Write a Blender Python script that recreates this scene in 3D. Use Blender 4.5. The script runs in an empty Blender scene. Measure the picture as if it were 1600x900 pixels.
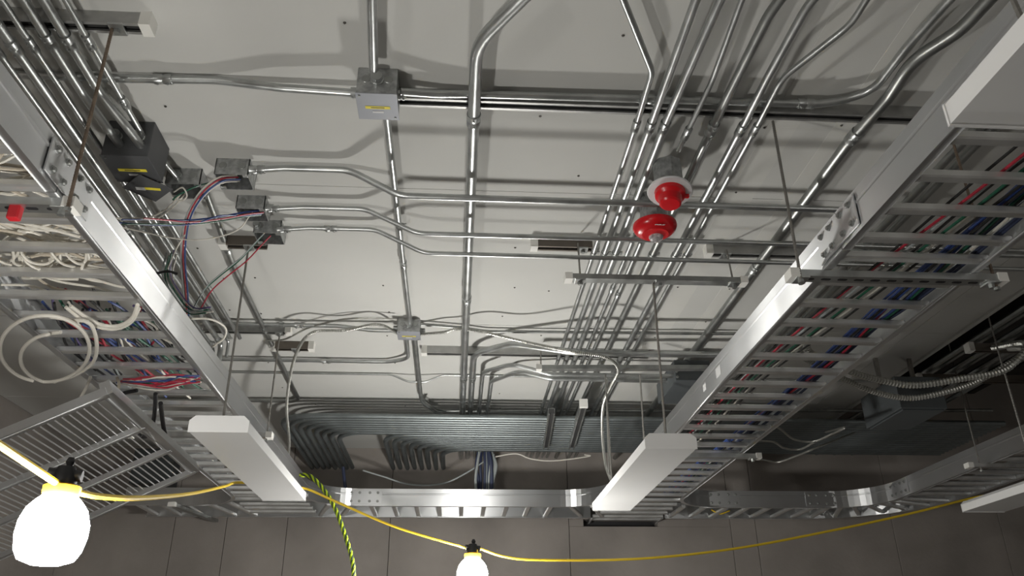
import bpy, math, random
from mathutils import Vector, Matrix
random.seed(7)
S = bpy.context.scene
COL = S.collection
PI = math.pi
V = Vector

# ------------------------------------------------------------------ camera
F = 1255.0
_ya, _pi, _ro = math.radians(4.03), math.radians(25.78), math.radians(-0.514)
FW = V((math.sin(_ya)*math.cos(_pi), math.cos(_ya)*math.cos(_pi), math.sin(_pi)))
_r0 = V((math.cos(_ya), -math.sin(_ya), 0)); _u0 = _r0.cross(FW)
RT = _r0*math.cos(_ro)+_u0*math.sin(_ro)
UP = _u0*math.cos(_ro)-_r0*math.sin(_ro)
CZ = 1.6
cd = bpy.data.cameras.new('camera'); cam = bpy.data.objects.new('camera', cd); COL.objects.link(cam)
cd.sensor_width = 36; cd.lens = F/1600*36; cd.clip_start = 0.02
cam.matrix_world = Matrix(((RT.x, UP.x, -FW.x, 0), (RT.y, UP.y, -FW.y, 0), (RT.z, UP.z, -FW.z, CZ), (0, 0, 0, 1)))
S.camera = cam

# ------------------------------------------------------------------ world, exposure
w = bpy.data.worlds.new('world'); S.world = w; w.use_nodes = True
w.node_tree.nodes['Background'].inputs[0].default_value = (0.5, 0.5, 0.5, 1)
w.node_tree.nodes['Background'].inputs[1].default_value = 0.02
S.view_settings.view_transform = 'Standard'; S.view_settings.look = 'None'
S.view_settings.gamma = 1; S.view_settings.use_curve_mapping = False
S.view_settings.exposure = 0.58
BULB_POWER = 240.0       # emission of the temporary lamps

# ------------------------------------------------------------------ measuring helpers
H = 1.63                # ceiling above the eye
def ray(x, y): return RT*((x-800)/F)-UP*((y-450)/F)+FW
def P(x, y, h):         # point at height h above the eye seen at x, y
    d = ray(x, y); d = d*(h/d.z); return V((d.x, d.y, h+CZ))
def PY(x, y, Y):
    d = ray(x, y); d = d*(Y/d.y); return V((d.x, d.y, d.z+CZ))
def W(x, y, h): return V((x, y, h+CZ))

# ------------------------------------------------------------------ materials
def mat(name, col, rough=.5, metal=0, noise=0, scale=8, bump=0, bscale=60, emit=0, stretch=None, spec=.5, trans=0, aniso=0):
    m = bpy.data.materials.new(name); m.use_nodes = True
    nt = m.node_tree; b = nt.nodes['Principled BSDF']
    b.inputs['Base Color'].default_value = (*col, 1)
    b.inputs['Roughness'].default_value = rough; b.inputs['Metallic'].default_value = metal
    b.inputs['Specular IOR Level'].default_value = spec
    if trans: b.inputs['Transmission Weight'].default_value = trans
    if emit:
        b.inputs['Emission Color'].default_value = (*col, 1); b.inputs['Emission Strength'].default_value = emit
    if noise or bump:
        tc = nt.nodes.new('ShaderNodeTexCoord'); mp = nt.nodes.new('ShaderNodeMapping')
        nt.links.new(tc.outputs['Object'], mp.inputs[0])
        if stretch: mp.inputs['Scale'].default_value = stretch
    if noise:
        n = nt.nodes.new('ShaderNodeTexNoise'); n.inputs['Scale'].default_value = scale; n.inputs['Detail'].default_value = 6
        nt.links.new(mp.outputs[0], n.inputs['Vector'])
        r = nt.nodes.new('ShaderNodeMapRange'); r.inputs[1].default_value = .3; r.inputs[2].default_value = .7
        r.inputs[3].default_value = 1-noise; r.inputs[4].default_value = 1+noise
        nt.links.new(n.outputs['Fac'], r.inputs[0])
        mx = nt.nodes.new('ShaderNodeVectorMath'); mx.operation = 'SCALE'; mx.inputs[0].default_value = col
        nt.links.new(r.outputs[0], mx.inputs['Scale']); nt.links.new(mx.outputs[0], b.inputs['Base Color'])
        if metal:
            r2 = nt.nodes.new('ShaderNodeMapRange'); r2.inputs[3].default_value = rough-.08; r2.inputs[4].default_value = rough+.12
            nt.links.new(n.outputs['Fac'], r2.inputs[0]); nt.links.new(r2.outputs[0], b.inputs['Roughness'])
    if bump:
        n2 = nt.nodes.new('ShaderNodeTexNoise'); n2.inputs['Scale'].default_value = bscale; n2.inputs['Detail'].default_value = 4
        nt.links.new(mp.outputs[0], n2.inputs['Vector'])
        bp = nt.nodes.new('ShaderNodeBump'); bp.inputs['Strength'].default_value = bump; bp.inputs['Distance'].default_value = .01
        nt.links.new(n2.outputs['Fac'], bp.inputs['Height']); nt.links.new(bp.outputs[0], b.inputs['Normal'])
    if aniso:
        b.inputs['Anisotropic'].default_value = aniso; b.inputs['Anisotropic Rotation'].default_value = .25
        tg_ = nt.nodes.new('ShaderNodeTangent'); tg_.direction_type = 'RADIAL'; tg_.axis = 'Z'; nt.links.new(tg_.outputs[0], b.inputs['Tangent'])
    return m
M = dict(
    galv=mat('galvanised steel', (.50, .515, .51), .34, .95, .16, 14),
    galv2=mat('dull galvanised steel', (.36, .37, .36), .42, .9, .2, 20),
    bank=mat('dark zinc tube', (.24, .265, .27), .46, .9, .12, 14),  # darker, rougher zinc for the pipe bank
    emt_dark=mat('shaded zinc tube', (.36, .37, .36), .36, .95, .15, 14),  # darker copy of the zinc tube, shade put into its colour
    alu=mat('mill aluminium', (.70, .71, .72), .38, .96, .06, 3, aniso=.94),
    rung=mat('rung aluminium', (.74, .74, .73), .33, .84, .08, 12),
    strut=mat('strut zinc', (.42, .42, .41), .45, .85, .15, 20),
    strutdark=mat('strut inside shade', (.05, .05, .05), .7, .3),
    brown=mat('bronze coated strut', (.16, .14, .12), .5, .6, .1, 20),
    box=mat('stamped steel box', (.42, .43, .43), .42, .75, .3, 60),
    cover=mat('box cover plate', (.33, .34, .37), .5, .55, .06, 8),
    coverdark=mat('dark cover plate', (.10, .103, .108), .5, .4, .1, 8),
    boxin=mat('box interior shade', (.05, .055, .05), .7, .2),  # near-black colour paints the shade inside the open boxes
    ceil=mat('grey painted gypsum board', (.585, .583, .56), .85, 0, .05, 1.3, .03, 90, spec=.2),
    tape=mat('joint compound', (.61, .605, .575), .8, 0, .04, 3, spec=.2),
    wall=mat('grey concrete', (.275, .25, .23), .8, 0, .22, 1.6, .2, 38, spec=.25),
    walldark=mat('concrete joint', (.19, .172, .155), .9),
    deck=mat('dark void deck', (.05, .048, .042), .9, 0, .2, 3),  # near-black colour carries the darkness of the right void
    floor=mat('concrete floor', (.15, .143, .135), .6, 0, .2, 1.5),
    white=mat('white enamel', (.74, .74, .735), .32, 0, .02, 4),
    cap=mat('white plastic cap', (.80, .79, .75), .5),
    red=mat('red fire alarm plastic', (.62, .006, .012), .25),
    redtape=mat('red tape', (.50, .012, .02), .45),
    lens=mat('clear strobe lens', (.75, .72, .74), .08, .6, .5, 90),
    plate=mat('off white detector base', (.66, .65, .66), .45),
    yellow=mat('yellow cable jacket', (.80, .56, .03), .45),
    amber=mat('orange lamp collar', (.85, .42, .02), .35),
    sticker=mat('yellow sticker', (.78, .66, .05), .5),
    paper=mat('white sticker', (.62, .62, .62), .6),
    ink=mat('dark print', (.10, .09, .04), .6),
    black=mat('black rubber and slot shade', (.015, .015, .017), .5),
    wwhite=mat('white cable jacket', (.72, .69, .62), .45),
    wcream=mat('cream cable jacket', (.55, .49, .40), .5),
    wred=mat('red wire', (.42, .025, .05), .4), wblue=mat('blue wire', (.035, .07, .24), .4),
    wgreen=mat('green wire', (.02, .12, .07), .4), wpurple=mat('purple cable', (.12, .09, .24), .45),
    wgrey=mat('grey wire', (.35, .38, .38), .45), wblack=mat('black wire', (.02, .02, .02), .4),
    wnavy=mat('navy cable jacket', (.035, .045, .09), .45),
    lime=mat('lime rope strand', (.62, .82, .03), .6), ropek=mat('dark rope strand', (.05, .09, .04), .7),
    flex=mat('armoured flex', (.46, .46, .43), .38, .85, .1, 30),
    rod=mat('threaded rod', (.30, .29, .27), .45, .8, .1, 60),
    rust=mat('tarnished rod', (.22, .17, .13), .6, .6, .2, 60),
    wiremesh=mat('zinc wire', (.50, .50, .50), .4, .8),
    glow=mat('lit lamp guard', (1, .98, .93), .4, 0, emit=BULB_POWER),
    glow2=mat('lit lamp guard dimmer', (1, .98, .93), .4, 0, emit=BULB_POWER*.75),
    glow3=mat('lit lamp guard farther string', (1, .98, .93), .4, 0, emit=BULB_POWER*.55),
    dot=mat('screw head', (.12, .11, .10), .5, .6),
    greybox=mat('grey enclosure paint', (.085, .095, .10), .5, .2, .06, 5),
)

# ------------------------------------------------------------------ mesh helpers
def mk(name, vs, fs, m, parent=None, smooth=False, mats=None, mi=None):
    me = bpy.data.meshes.new(name); me.from_pydata([tuple(v) for v in vs], [], fs); me.update()
    me.materials.append(M[m])
    if smooth:
        me.polygons.foreach_set('use_smooth', [True]*len(me.polygons))
        try: me.set_sharp_from_angle(angle=math.radians(38))
        except Exception: pass
    o = bpy.data.objects.new(name, me); COL.objects.link(o)
    if parent is not None: o.parent = parent
    return o
def tag(o, label, cat, group=None):
    o['label'] = label; o['category'] = cat
    if group: o['group'] = group
    return o
def thing(name, loc, label, cat, group=None, rz=0):
    o = bpy.data.objects.new(name, None); COL.objects.link(o); o.location = loc; o.rotation_euler = (0, 0, rz)
    o.empty_display_size = .05
    bpy.context.view_layer.update
    return tag(o, label, cat, group)
def rel(root, p): return Matrix.Rotation(-root.rotation_euler[2], 3, 'Z') @ (V(p)-root.location)
def smooth_path(pts, bend, n=7):
    """round every corner of a polyline with the given radius"""
    if len(pts) < 3: return [V(p) for p in pts]
    out = [V(pts[0])]
    for i in range(1, len(pts)-1):
        a, b, c = V(pts[i-1]), V(pts[i]), V(pts[i+1])
        u = (a-b); v = (c-b); lu, lv = u.length, v.length; u.normalize(); v.normalize()
        ang = u.angle(v, PI)
        if ang > PI-.02: out.append(b); continue
        t = min(bend/math.tan(ang/2), lu*.48, lv*.48)
        p, q = b+u*t, b+v*t
        k = max(3, int(n*(PI-ang)/(PI/2))+2)
        for j in range(k+1):
            s = j/k
            # quadratic blend, close to an arc
            out.append(p*(1-s)**2+b*2*s*(1-s)+q*s*s)
    out.append(V(pts[-1])); return out
def spline(pts, n=8):
    """Catmull-Rom through points"""
    pts = [V(p) for p in pts]; q = [pts[0]*2-pts[1]]+pts+[pts[-1]*2-pts[-2]]; out = []
    for i in range(1, len(q)-2):
        for j in range(n):
            t = j/n; p0, p1, p2, p3 = q[i-1], q[i], q[i+1], q[i+2]
            out.append(.5*((2*p1)+(p2-p0)*t+(2*p0-5*p1+4*p2-p3)*t*t+(3*p1-p0-3*p2+p3)*t**3))
    out.append(pts[-1]); return out
def tube_data(path, r, seg=10, rfun=None, cap=True, vs=None, fs=None):
    vs = [] if vs is None else vs; fs = [] if fs is None else fs; base = len(vs)
    t = (path[1]-path[0]).normalized(); n = t.orthogonal().normalized(); N = len(path)
    for i, p in enumerate(path):
        if i == 0: tt = t
        elif i == N-1: tt = (path[-1]-path[-2]).normalized()
        else: tt = ((path[i+1]-p).normalized()+(p-path[i-1]).normalized()).normalized()
        n = (n-tt*n.dot(tt)).normalized(); b = tt.cross(n); rr = rfun(i) if rfun else r
        for k in range(seg):
            a = 2*PI*k/seg; vs.append(p+(n*math.cos(a)+b*math.sin(a))*rr)
    for i in range(N-1):
        for k in range(seg):
            a0 = base+i*seg+k; a1 = base+i*seg+(k+1) % seg
            fs.append((a0, a1, a1+seg, a0+seg))
    if cap: fs.append(tuple(base+k for k in range(seg))[::-1]); fs.append(tuple(base+(N-1)*seg+k for k in range(seg)))
    return vs, fs
def box_data(c, s, vs=None, fs=None, R=None):
    vs = [] if vs is None else vs; fs = [] if fs is None else fs; b = len(vs)
    for dz in (-1, 1):
        for dy in (-1, 1):
            for dx in (-1, 1):
                v = V((dx*s[0]/2, dy*s[1]/2, dz*s[2]/2))
                if R: v = R @ v
                vs.append(V(c)+v)
    for f in ((0, 2, 3, 1), (4, 5, 7, 6), (0, 1, 5, 4), (2, 6, 7, 3), (0, 4, 6, 2), (1, 3, 7, 5)): fs.append(tuple(b+i for i in f))
    return vs, fs
def box(name, c, s, m, parent=None, bev=0, R=None):
    vs, fs = box_data(c, s, R=R); o = mk(name, vs, fs, m, parent)
    if bev:
        md = o.modifiers.new('bevel', 'BEVEL'); md.width = bev; md.segments = 2
    return o
def prism(name, poly, a, b, m, parent=None, updir=V((0, 0, 1))):
    """polygon (u,v) swept from a to b; u = horizontal side, v = up"""
    a, b = V(a), V(b); t = (b-a).normalized(); side = t.cross(updir).normalized(); up = side.cross(t)
    n = len(poly); vs = [a+side*u+up*v for u, v in poly]+[b+side*u+up*v for u, v in poly]
    fs = [(i, (i+1) % n, (i+1) % n+n, i+n) for i in range(n)]+[tuple(range(n))[::-1], tuple(range(n, 2*n))]
    return mk(name, vs, fs, m, parent)
def lathe(name, prof, c, m, parent=None, seg=24, R=None, smooth=True):
    vs = []; n = len(prof)
    for k in range(seg):
        a = 2*PI*k/seg
        for r, z in prof:
            v = V((r*math.cos(a), r*math.sin(a), z)); v = R @ v if R else v; vs.append(V(c)+v)
    fs = [(k*n+i, ((k+1) % seg)*n+i, ((k+1) % seg)*n+i+1, k*n+i+1) for k in range(seg) for i in range(n-1)]
    return mk(name, vs, fs, m, parent, smooth)
def axis_R(d):
    return V((0, 0, 1)).rotation_difference(V(d).normalized()).to_matrix()
_shared = {}
def shared(key, build, name, loc, R, parent):
    """copy of one mesh at a place"""
    if key not in _shared:
        o = build(); _shared[key] = o.data; me = o.data; bpy.data.objects.remove(o)
    o = bpy.data.objects.new(name, _shared[key]); COL.objects.link(o)
    mw = R.to_4x4() if R else Matrix.Identity(4); mw.translation = loc
    o.matrix_local = mw
    if parent is not None: o.parent = parent
    return o

# ================================================================== SETTING
def struct(o): o['kind'] = 'structure'; return o
XL, XR, YB, YF = -2.9, 5.2, 6.33, -3.2
HV = 2.25      # dark deck right of the ceiling edge
XC = 2.65
struct(box('floor', (1.15, 1.6, -.05), (8.5, 10, .1), 'floor'))
struct(box('wall_left', (XL-.05, 1.6, 1.7), (.1, 10, 3.5), 'wall'))
struct(box('wall_right', (XR+.05, 1.6, 1.9), (.1, 10, 4.2), 'wall'))
struct(box('wall_front', (1.15, YF-.05, 1.9), (8.5, .1, 4.2), 'wall'))
# back wall with cast panels
wb = struct(box('wall_back', (1.15, YB+.2, 1.9), (8.5, .12, 4.2), 'walldark'))
xs = [-2.9, -2.1, -1.72, -1.27, -.5, .87, 2.14, 2.34, 3.45, 4.34, 5.2]
def panel(x0, x1, z0, z1):
    box('panel', V(((x0+x1)/2, YB+.07, (z0+z1)/2)), (x1-x0-.0035, .14, z1-z0), 'wall', wb, .003)
S0, S1x, SZ0, SZ1 = .985, 1.565, CZ+1.035, CZ+1.09
for a, b in zip(xs, xs[1:]):
    if a < S0 < b:
        panel(a, b, 0, SZ0); panel(a, b, SZ1, 3.95); panel(a, S0, SZ0, SZ1); panel(S1x, b, SZ0, SZ1)
    else: panel(a, b, 0, 3.95)
box('slot_shade', ((S0+S1x)/2, YB+.13, (SZ0+SZ1)/2), (S1x-S0+.02, .02, SZ1-SZ0+.02), 'black', wb)  # black sheet painting the shade deep in the slot
# ceiling boards
ce = struct(box('ceiling', ((XL+XC)/2, 1.6, CZ+H+.10), (XC-XL, 9.8, .15), 'walldark'))
cx = [XL, -1.39, 1.05, 2.40, XC]; cy = [YF, -1.27, 0, 1.27, 2.54, 3.81, 5.11, YB]
for a, b in zip(cx, cx[1:]):
    for c, d in zip(cy, cy[1:]):
        box('board', ((a+b)/2, (c+d)/2, CZ+H+.0125), (b-a-.003, d-c-.003, .025), 'ceil', ce, .001)
for x0, x1 in ((1.0, 1.10), (1.22, 1.30)):
    box('joint_tape', ((x0+x1)/2, 1.6, CZ+H-.0005), (x1-x0, 9.4, .001), 'tape', ce)
vs, fs = [], []
for X in (-1.1, -.95, -.35, .25, .45, 1.02, 1.28, 1.75, 2.3):
    for Y in (1.2, 1.35, 1.75, 2.1, 2.45, 2.62, 3.0, 3.35, 3.7, 3.95, 4.4, 4.9, 5.2):
        if random.random() < .6:
            c = W(X+random.uniform(-.04, .04), Y+random.uniform(-.05, .05), H-.001)
            b0 = len(vs)
            for k in range(6): vs.append(c+V((math.cos(k*PI/3)*.005, math.sin(k*PI/3)*.005, 0)))
            for k in range(6): vs.append(c+V((math.cos(k*PI/3)*.003, math.sin(k*PI/3)*.003, -.003)))
            fs += [(b0+k, b0+(k+1) % 6, b0+6+(k+1) % 6, b0+6+k) for k in range(6)]+[tuple(range(b0+6, b0+12))]
o = mk('screw_head', vs, fs, 'dot', ce); o['kind'] = 'stuff'
# bead and soffit at the right edge of the boards, dark deck beyond
struct(box('trim_1', (XC+.012, 1.6, CZ+H+.02), (.024, 9.4, .06), 'ceil'))
struct(box('wall_soffit', (XC+.05, 1.6, CZ+(H+.06+HV)/2), (.08, 9.5, HV-H-.06), 'deck'))
struct(box('ceiling_deck', ((XC+XR)/2+.05, 1.6, CZ+HV+.05), (XR-XC, 9.8, .1), 'deck'))
for k in range(7):
    struct(box('deck_joist', (3.05+.33*k, 1.6, CZ+HV-.05), (.05, 9.4, .12), 'deck')) if k % 2 == 0 else None

# ================================================================== CABLE TRAYS
TB, TT = 1.065, 1.183
PROF = [(0, 0), (.026, 0), (.026, .004), (.004, .004), (.004, .114), (.026, .114), (.026, .118), (0, .118), (0, .087), (-.0022, .084), (-.0022, .078), (0, .075)]
def rail(path, side, parent, org, name='rail'):
    """rail swept along a plan path; side = +1 flanges to the left of travel, -1 to the right"""
    vs = []; n = len(PROF); N = len(path)
    for i, (x, y) in enumerate(path):
        a = path[max(i-1, 0)]; b = path[min(i+1, N-1)]
        t = V((b[0]-a[0], b[1]-a[1], 0)).normalized(); nrm = V((-t.y, t.x, 0))*side
        if 0 < i < N-1:   # keep width in the corner of straight pieces
            pass
        for u, v in PROF: vs.append(W(x, y, TB+v)+nrm*u-org)
    fs = [(i*n+k, i*n+(k+1) % n, (i+1)*n+(k+1) % n, (i+1)*n+k) for i in range(N-1) for k in range(n)]
    fs += [tuple(range(n))[::-1], tuple(range((N-1)*n, N*n))]
    return mk(name, vs, fs, 'alu', parent)
RP = [(-.015, .004), (-.011, 0), (.011, 0), (.015, .004), (.015, .018), (.010, .023), (.004, .023), (.003, .019), (-.003, .019), (-.004, .023), (-.010, .023), (-.015, .018)]
def rung(parent, org, a, b):
    """rung between two plan points"""
    a, b = W(a[0], a[1], TB+.006), W(b[0], b[1], TB+.006); L = round((b-a).length, 3)
    def bld():
        o = prism('rung', RP, (0, 0, 0), (L, 0, 0), 'rung'); return o
    d = b-a; ang = math.atan2(d.y, d.x)
    return shared(('rung', L), bld, 'rung', a-org, Matrix.Rotation(ang, 3, 'Z'), parent)
def bolt(parent, p, d, r=.008):
    def bld():
        vs, fs = tube_data([V((0, 0, 0)), V((0, 0, .004)), V((0, 0, .0041)), V((0, 0, .009))], r, 8, lambda i: (r, r, r*.7, r*.6)[i])
        return mk('bolt', vs, fs, 'galv2', smooth=False)
    return shared(('bolt', r), bld, 'bolt', p, axis_R(d), parent)
def splice(parent, org, c, d, nrm):
    """splice plate bolted on a rail: c plan centre, d travel, nrm outward"""
    d = V((*d, 0)); nn = V((*nrm, 0)); c0 = W(c[0], c[1], (TB+TT)/2)-org
    R = Matrix((d, nn, V((0, 0, 1)))).transposed()
    o = box('splice_plate', V((0, 0, 0)), (.24, .004, .096), 'alu', parent, .001); o.matrix_local = Matrix.Translation(c0+nn*.0045) @ R.to_4x4()
    for u in (-.09, -.035, .035, .09):
        for v in (-.028, .030):
            q = bolt(o, V((u, .002, v)), V((0, 1, 0)), .010)
    return o
def arc(cx_, cy_, r, a0, a1, n=14): return [(cx_+r*math.cos(math.radians(a0+(a1-a0)*i/n)), cy_+r*math.sin(math.radians(a0+(a1-a0)*i/n))) for i in range(n+1)]

XA, XB_ = -1.465, -.985       # left tray
XC1, XD = 1.06, 1.53          # right tray
YN, YFAR = 5.70, 6.16         # back tray
XE, XF = 3.0, 3.46            # far right tray
RR = .33
# left straight tray
lt = thing('cable_tray', W(XB_, 2.0, TB), 'aluminium ladder tray on the left, filled with white cables', 'cable tray')
org = lt.location.copy()
YS = YN-RR
rail([(XB_, .4), (XB_, 1.72)], 1, lt, org); rail([(XB_, 1.724), (XB_, YS)], 1, lt, org)
rail([(XA, .4), (XA, YS)], -1, lt, org)
k = 0; y = 1.88-.1585*8
while y < YS: rung(lt, org, (XA+.006, y), (XB_-.006, y)); y += .1585
splice(lt, org, (XB_, 1.76), (0, 1), (1, 0))
# left elbow
le = thing('tray_tee', W(XB_, YS, TB), 'aluminium tray tee in the back left corner behind the left strip light', 'cable tray'); org = le.location.copy()
cxx, cyy = XB_+RR, YS
rail(arc(cxx, cyy, RR, 180, 90), 1, le, org)
rail(arc(XA-RR, YS, RR, 0, 90), -1, le, org)
rail([(XA-RR, YN), (-2.25, YN)], -1, le, org); rail([(cxx, YFAR), (-2.25, YFAR)], 1, le, org)
for y, e in ((5.44, .01), (5.56, .05)): rung(le, org, (XA-e, y), (XB_+e, y))
for x in (-.72, -.88): rung(le, org, (x, YN+.02), (x-.12, YFAR-.006))
for y in (5.74, 5.88, 6.02): rung(le, org, (XA-.02, y), (XB_-.03, y))
for x in (-1.55, -1.70): rung(le, org, (x, YN-.02 if x > -1.6 else YN+.006), (x+.08, YFAR-.006))
for x in (-1.86, -2.02, -2.18): rung(le, org, (x, YN+.006), (x, YFAR-.006))
# back tray, middle section
bt = thing('cable_tray', W(0, YN, TB), 'aluminium ladder tray crossing in front of the back wall between both long trays', 'cable tray'); org = bt.location.copy()
xa, xb = XB_+RR, XC1-RR
rail([(xa, YN), (xb, YN)], 1, bt, org); rail([(xa, YFAR), (xb, YFAR)], -1, bt, org)
x = xa+.06
while x < xb: rung(bt, org, (x, YN+.006), (x, YFAR-.006)); x += .158
splice(bt, org, (xa+.02, YN), (1, 0), (0, -1))
# tee where right tray meets the back tray
te = thing('tray_tee', W(XC1, YN, TB), 'curved tray tee behind the white strip light, opening towards the wall slot', 'cable tray'); org = te.location.copy()
rail(arc(xb, YS, RR, 90, 0), 1, te, org)
rail(arc(XD+RR, YS, RR, 180, 90), 1, te, org)
rail([(xb, YFAR), (XC1-.05, YFAR)], -1, te, org); rail([(XD+.05, YFAR), (XD+RR, YFAR)], -1, te, org)
rail([(XC1-.05, YFAR), (XC1-.04, YB+.05)], -1, te, org); rail([(XD+.04, YFAR), (XD+.03, YB+.05)], 1, te, org)
for y in (5.52, 5.68): rung(te, org, (XC1-.02, y), (XD+.02, y))
for x in (.80, .96): rung(te, org, (x, YN+.05), (x+.14, YFAR-.006))
for y in (5.84, 6.0, 6.16, 6.28): rung(te, org, (XC1-.03, y), (XD+.03, y))
for x in (1.62, 1.78): rung(te, org, (x, YN+.05), (x, YFAR-.006))
# right straight tray
rt = thing('cable_tray', W(XC1, 2, TB), 'aluminium ladder tray running along the right with a bright rail highlight', 'cable tray'); org = rt.location.copy()
rail([(XC1, .3), (XC1, 1.905)], -1, rt, org); rail([(XC1, 1.909), (XC1, YS)], -1, rt, org)
rail([(XD, .3), (XD, YS)], 1, rt, org)
y = 1.975
while y < YS: rung(rt, org, (XC1+.006, y), (XD-.006, y)); y += .1605
y = 1.865
while y > .35: rung(rt, org, (XC1+.006, y), (XD-.006, y)); y -= .152
splice(rt, org, (XC1, 1.907), (0, 1), (-1, 0))
for Y, Hh in ((3.25, .03), (3.05, .04)):
    box('sticker', W(XC1-.0008, Y, TB+.052)-org, (.001, .06 if Hh > .03 else .04, Hh), 'paper', rt)
# back tray, right section
b2 = thing('cable_tray', W(XD+RR, YN, TB), 'dim aluminium ladder tray along the back wall, right section', 'cable tray'); org = b2.location.copy()
xc = XE-.36
rail([(XD+RR, YN), (xc, YN)], 1, b2, org); rail([(XD+RR, YFAR), (xc, YFAR)], -1, b2, org)
x = XD+RR+.08
while x < xc: rung(b2, org, (x, YN+.006), (x, YFAR-.006)); x += .158
splice(b2, org, (XD+RR+.04, YN), (1, 0), (0, -1)); splice(b2, org, (xc-.02, YN), (1, 0), (0, -1))
# far elbow and far tray
fe = thing('tray_elbow', W(XE, YN-.36, TB), 'curved aluminium tray elbow in the dark right corner', 'cable tray'); org = fe.location.copy()
rail(arc(xc, YN-.36, .36, 90, 0), 1, fe, org); rail(arc(xc, YN-.36, .82, 90, 0), -1, fe, org)
for a in range(84, 0, -12):
    c, s = math.cos(math.radians(a)), math.sin(math.radians(a))
    rung(fe, org, (xc+.364*c, YN-.36+.364*s), (xc+.816*c, YN-.36+.816*s))
ft = thing('cable_tray', W(XE, 4, TB), 'dark ladder tray at the far right edge, running towards the viewer', 'cable tray'); org = ft.location.copy()
rail([(XE, 1.5), (XE, YN-.36)], -1, ft, org); rail([(XE+.46, 1.5), (XE+.46, YN-.36)], 1, ft, org)
y = YN-.44
while y > 1.6: rung(ft, org, (XE+.006, y), (XE+.454, y)); y -= .1585
splice(ft, org, (XE, YN-.38), (0, 1), (-1, 0))

# ================================================================== STRUT CHANNEL
CH = [(-.0205, .041), (-.0205, 0), (-.011, 0), (-.011, .007), (-.0175, .007), (-.0175, .038), (.0175, .038), (.0175, .007), (.011, .007), (.011, 0), (.0205, 0), (.0205, .041)]
def strut(label, a, b, caps='ab', m='strut', slots=False, group=None, flip=False, clampx=(), ht=.041):
    """a,b = bottom centre line ends of a 41 mm channel, open side down"""
    a, b = V(a), V(b)
    r = thing('strut_channel', a, label, 'strut', group)
    poly = CH if not flip else [(u, .041-v) for u, v in CH][::-1]
    poly = [(u, v*ht/.041) for u, v in poly]
    prism('channel', poly, V((0, 0, 0)), b-a, m, r)
    d = (b-a).normalized()
    # near-black filler, stands for the shade inside the channel
    if not flip: prism('throat_shade', [(-.0170, .0375), (-.0170, .012), (.0170, .012), (.0170, .0375)], d*.002, (b-a)-d*.002, 'strutdark', r)
    for ch, p, s in (('a', V((0, 0, 0)), -1), ('b', b-a, 1)):
        if ch in caps:
            prism('end_cap', [(-.024, -.004), (.024, -.004), (.024, ht+.004), (-.024, ht+.004)], p-d*s*.012, p+d*s*.018, 'cap', r)
    for t in clampx:
        p = (b-a)*t
        box('square_washer', p+V((0, 0, -.003)), (.04, .046, .006), 'galv', r, .001)
        lathe('nut', [(0, -.012), (.009, -.012), (.009, 0), (0, 0)], p+V((0, 0, -.005)), 'galv2', r, 6, smooth=False)
    if slots:
        L = (b-a).length
        for i in range(int(L/.05)):
            q = d*(.045+i*.05); vs = []
            for z in (-.0006, .0004):
                for k in range(12):
                    an = 2*PI*k/12; vs.append(q+d*(math.cos(an)*.007+(.008 if math.cos(an) > 0 else -.008))+V((0, math.sin(an)*.0065, z)))
            mk('slot', vs, [tuple(range(12))[::-1], tuple(range(12, 24))]+[(k, (k+1) % 12, (k+1) % 12+12, k+12) for k in range(12)], 'black', r)  # black disc on the solid face stands for a shaded hole
    return r
CS = H-.0415   # bottom of a ceiling mounted strut
strut('long ceiling channel running right from the square junction box', W(-.235, 1.99, CS), W(2.62, 1.99, CS), 'a')
strut('ceiling channel at the top left with a white end cap', W(-2.2, 1.72, CS), W(-.87, 1.72, CS), 'b', clampx=(.945,))
strut('short brown ceiling channel under the main run of pipes', W(.30, 2.90, CS), W(.55, 2.90, CS), 'ab', 'brown', clampx=(.8,))
strut('ceiling channel with a round white cap right of the pipe bundle', W(1.04, 2.92, CS), W(2.0, 2.92, CS), 'a', clampx=(.07,))
strut('hanging trapeze channel below the pipe bundle holding the strip light rod', W(.43, 2.85, 1.42), W(1.135, 2.85, 1.42), 'ab', 'galv2', flip=True, ht=.021, clampx=(.06, .52, .95))
strut('short brown ceiling channel beside the lowest open box', W(-.97, 2.95, CS), W(-.80, 2.95, CS), 'a', 'brown', clampx=(.6,))
strut('short ceiling channel with two white caps left of the lower junction box', W(-1.0, 4.10, CS), W(-.80, 4.10, CS), 'ab', 'brown', clampx=(.6,))
strut('ceiling channel where the left pipes end', W(-1.3, 3.87, CS), W(-.88, 3.87, CS), 'b', clampx=(.9,))
strut('ceiling channel right of the lower junction box', W(-.19, 4.13, CS), W(1.05, 4.13, CS), 'a')
strut('hanging channel with a white cap beneath the pipe bundle', P(843, 578, 1.46), P(1105, 578, 1.46), 'a', 'galv2', flip=True, ht=.021)
strut('trapeze channel with oval slots under the left tray', W(-1.9, 1.765, TB-.022), W(-.965, 1.765, TB-.022), 'b', 'galv', flip=True, ht=.021, slots=True, clampx=(.98,))
strut('trapeze channel under the left tray near the strip light', W(-1.56, 3.87, TB-.022), W(-.91, 3.87, TB-.022), 'ab', flip=True, ht=.021)
strut('trapeze channel with white caps under the right tray, nearest', W(.975, 2.05, TB-.022), W(1.60, 2.05, TB-.022), 'ab', 'galv', flip=True, ht=.021, slots=True, clampx=(.03, .96))
strut('trapeze channel under the right tray beside the strip light', W(.975, 4.19, TB-.022), W(1.61, 4.19, TB-.022), 'ab', 'galv', flip=True, ht=.021, clampx=(.96,))
strut('thin channel crossing under the pipe bank, left one', P(862, 648, 1.425), P(853, 702, 1.425), '', 'galv2')
strut('thin channel crossing under the pipe bank, capped right one', P(912, 636, 1.425), P(893, 702, 1.425), 'a', 'galv2')
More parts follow.
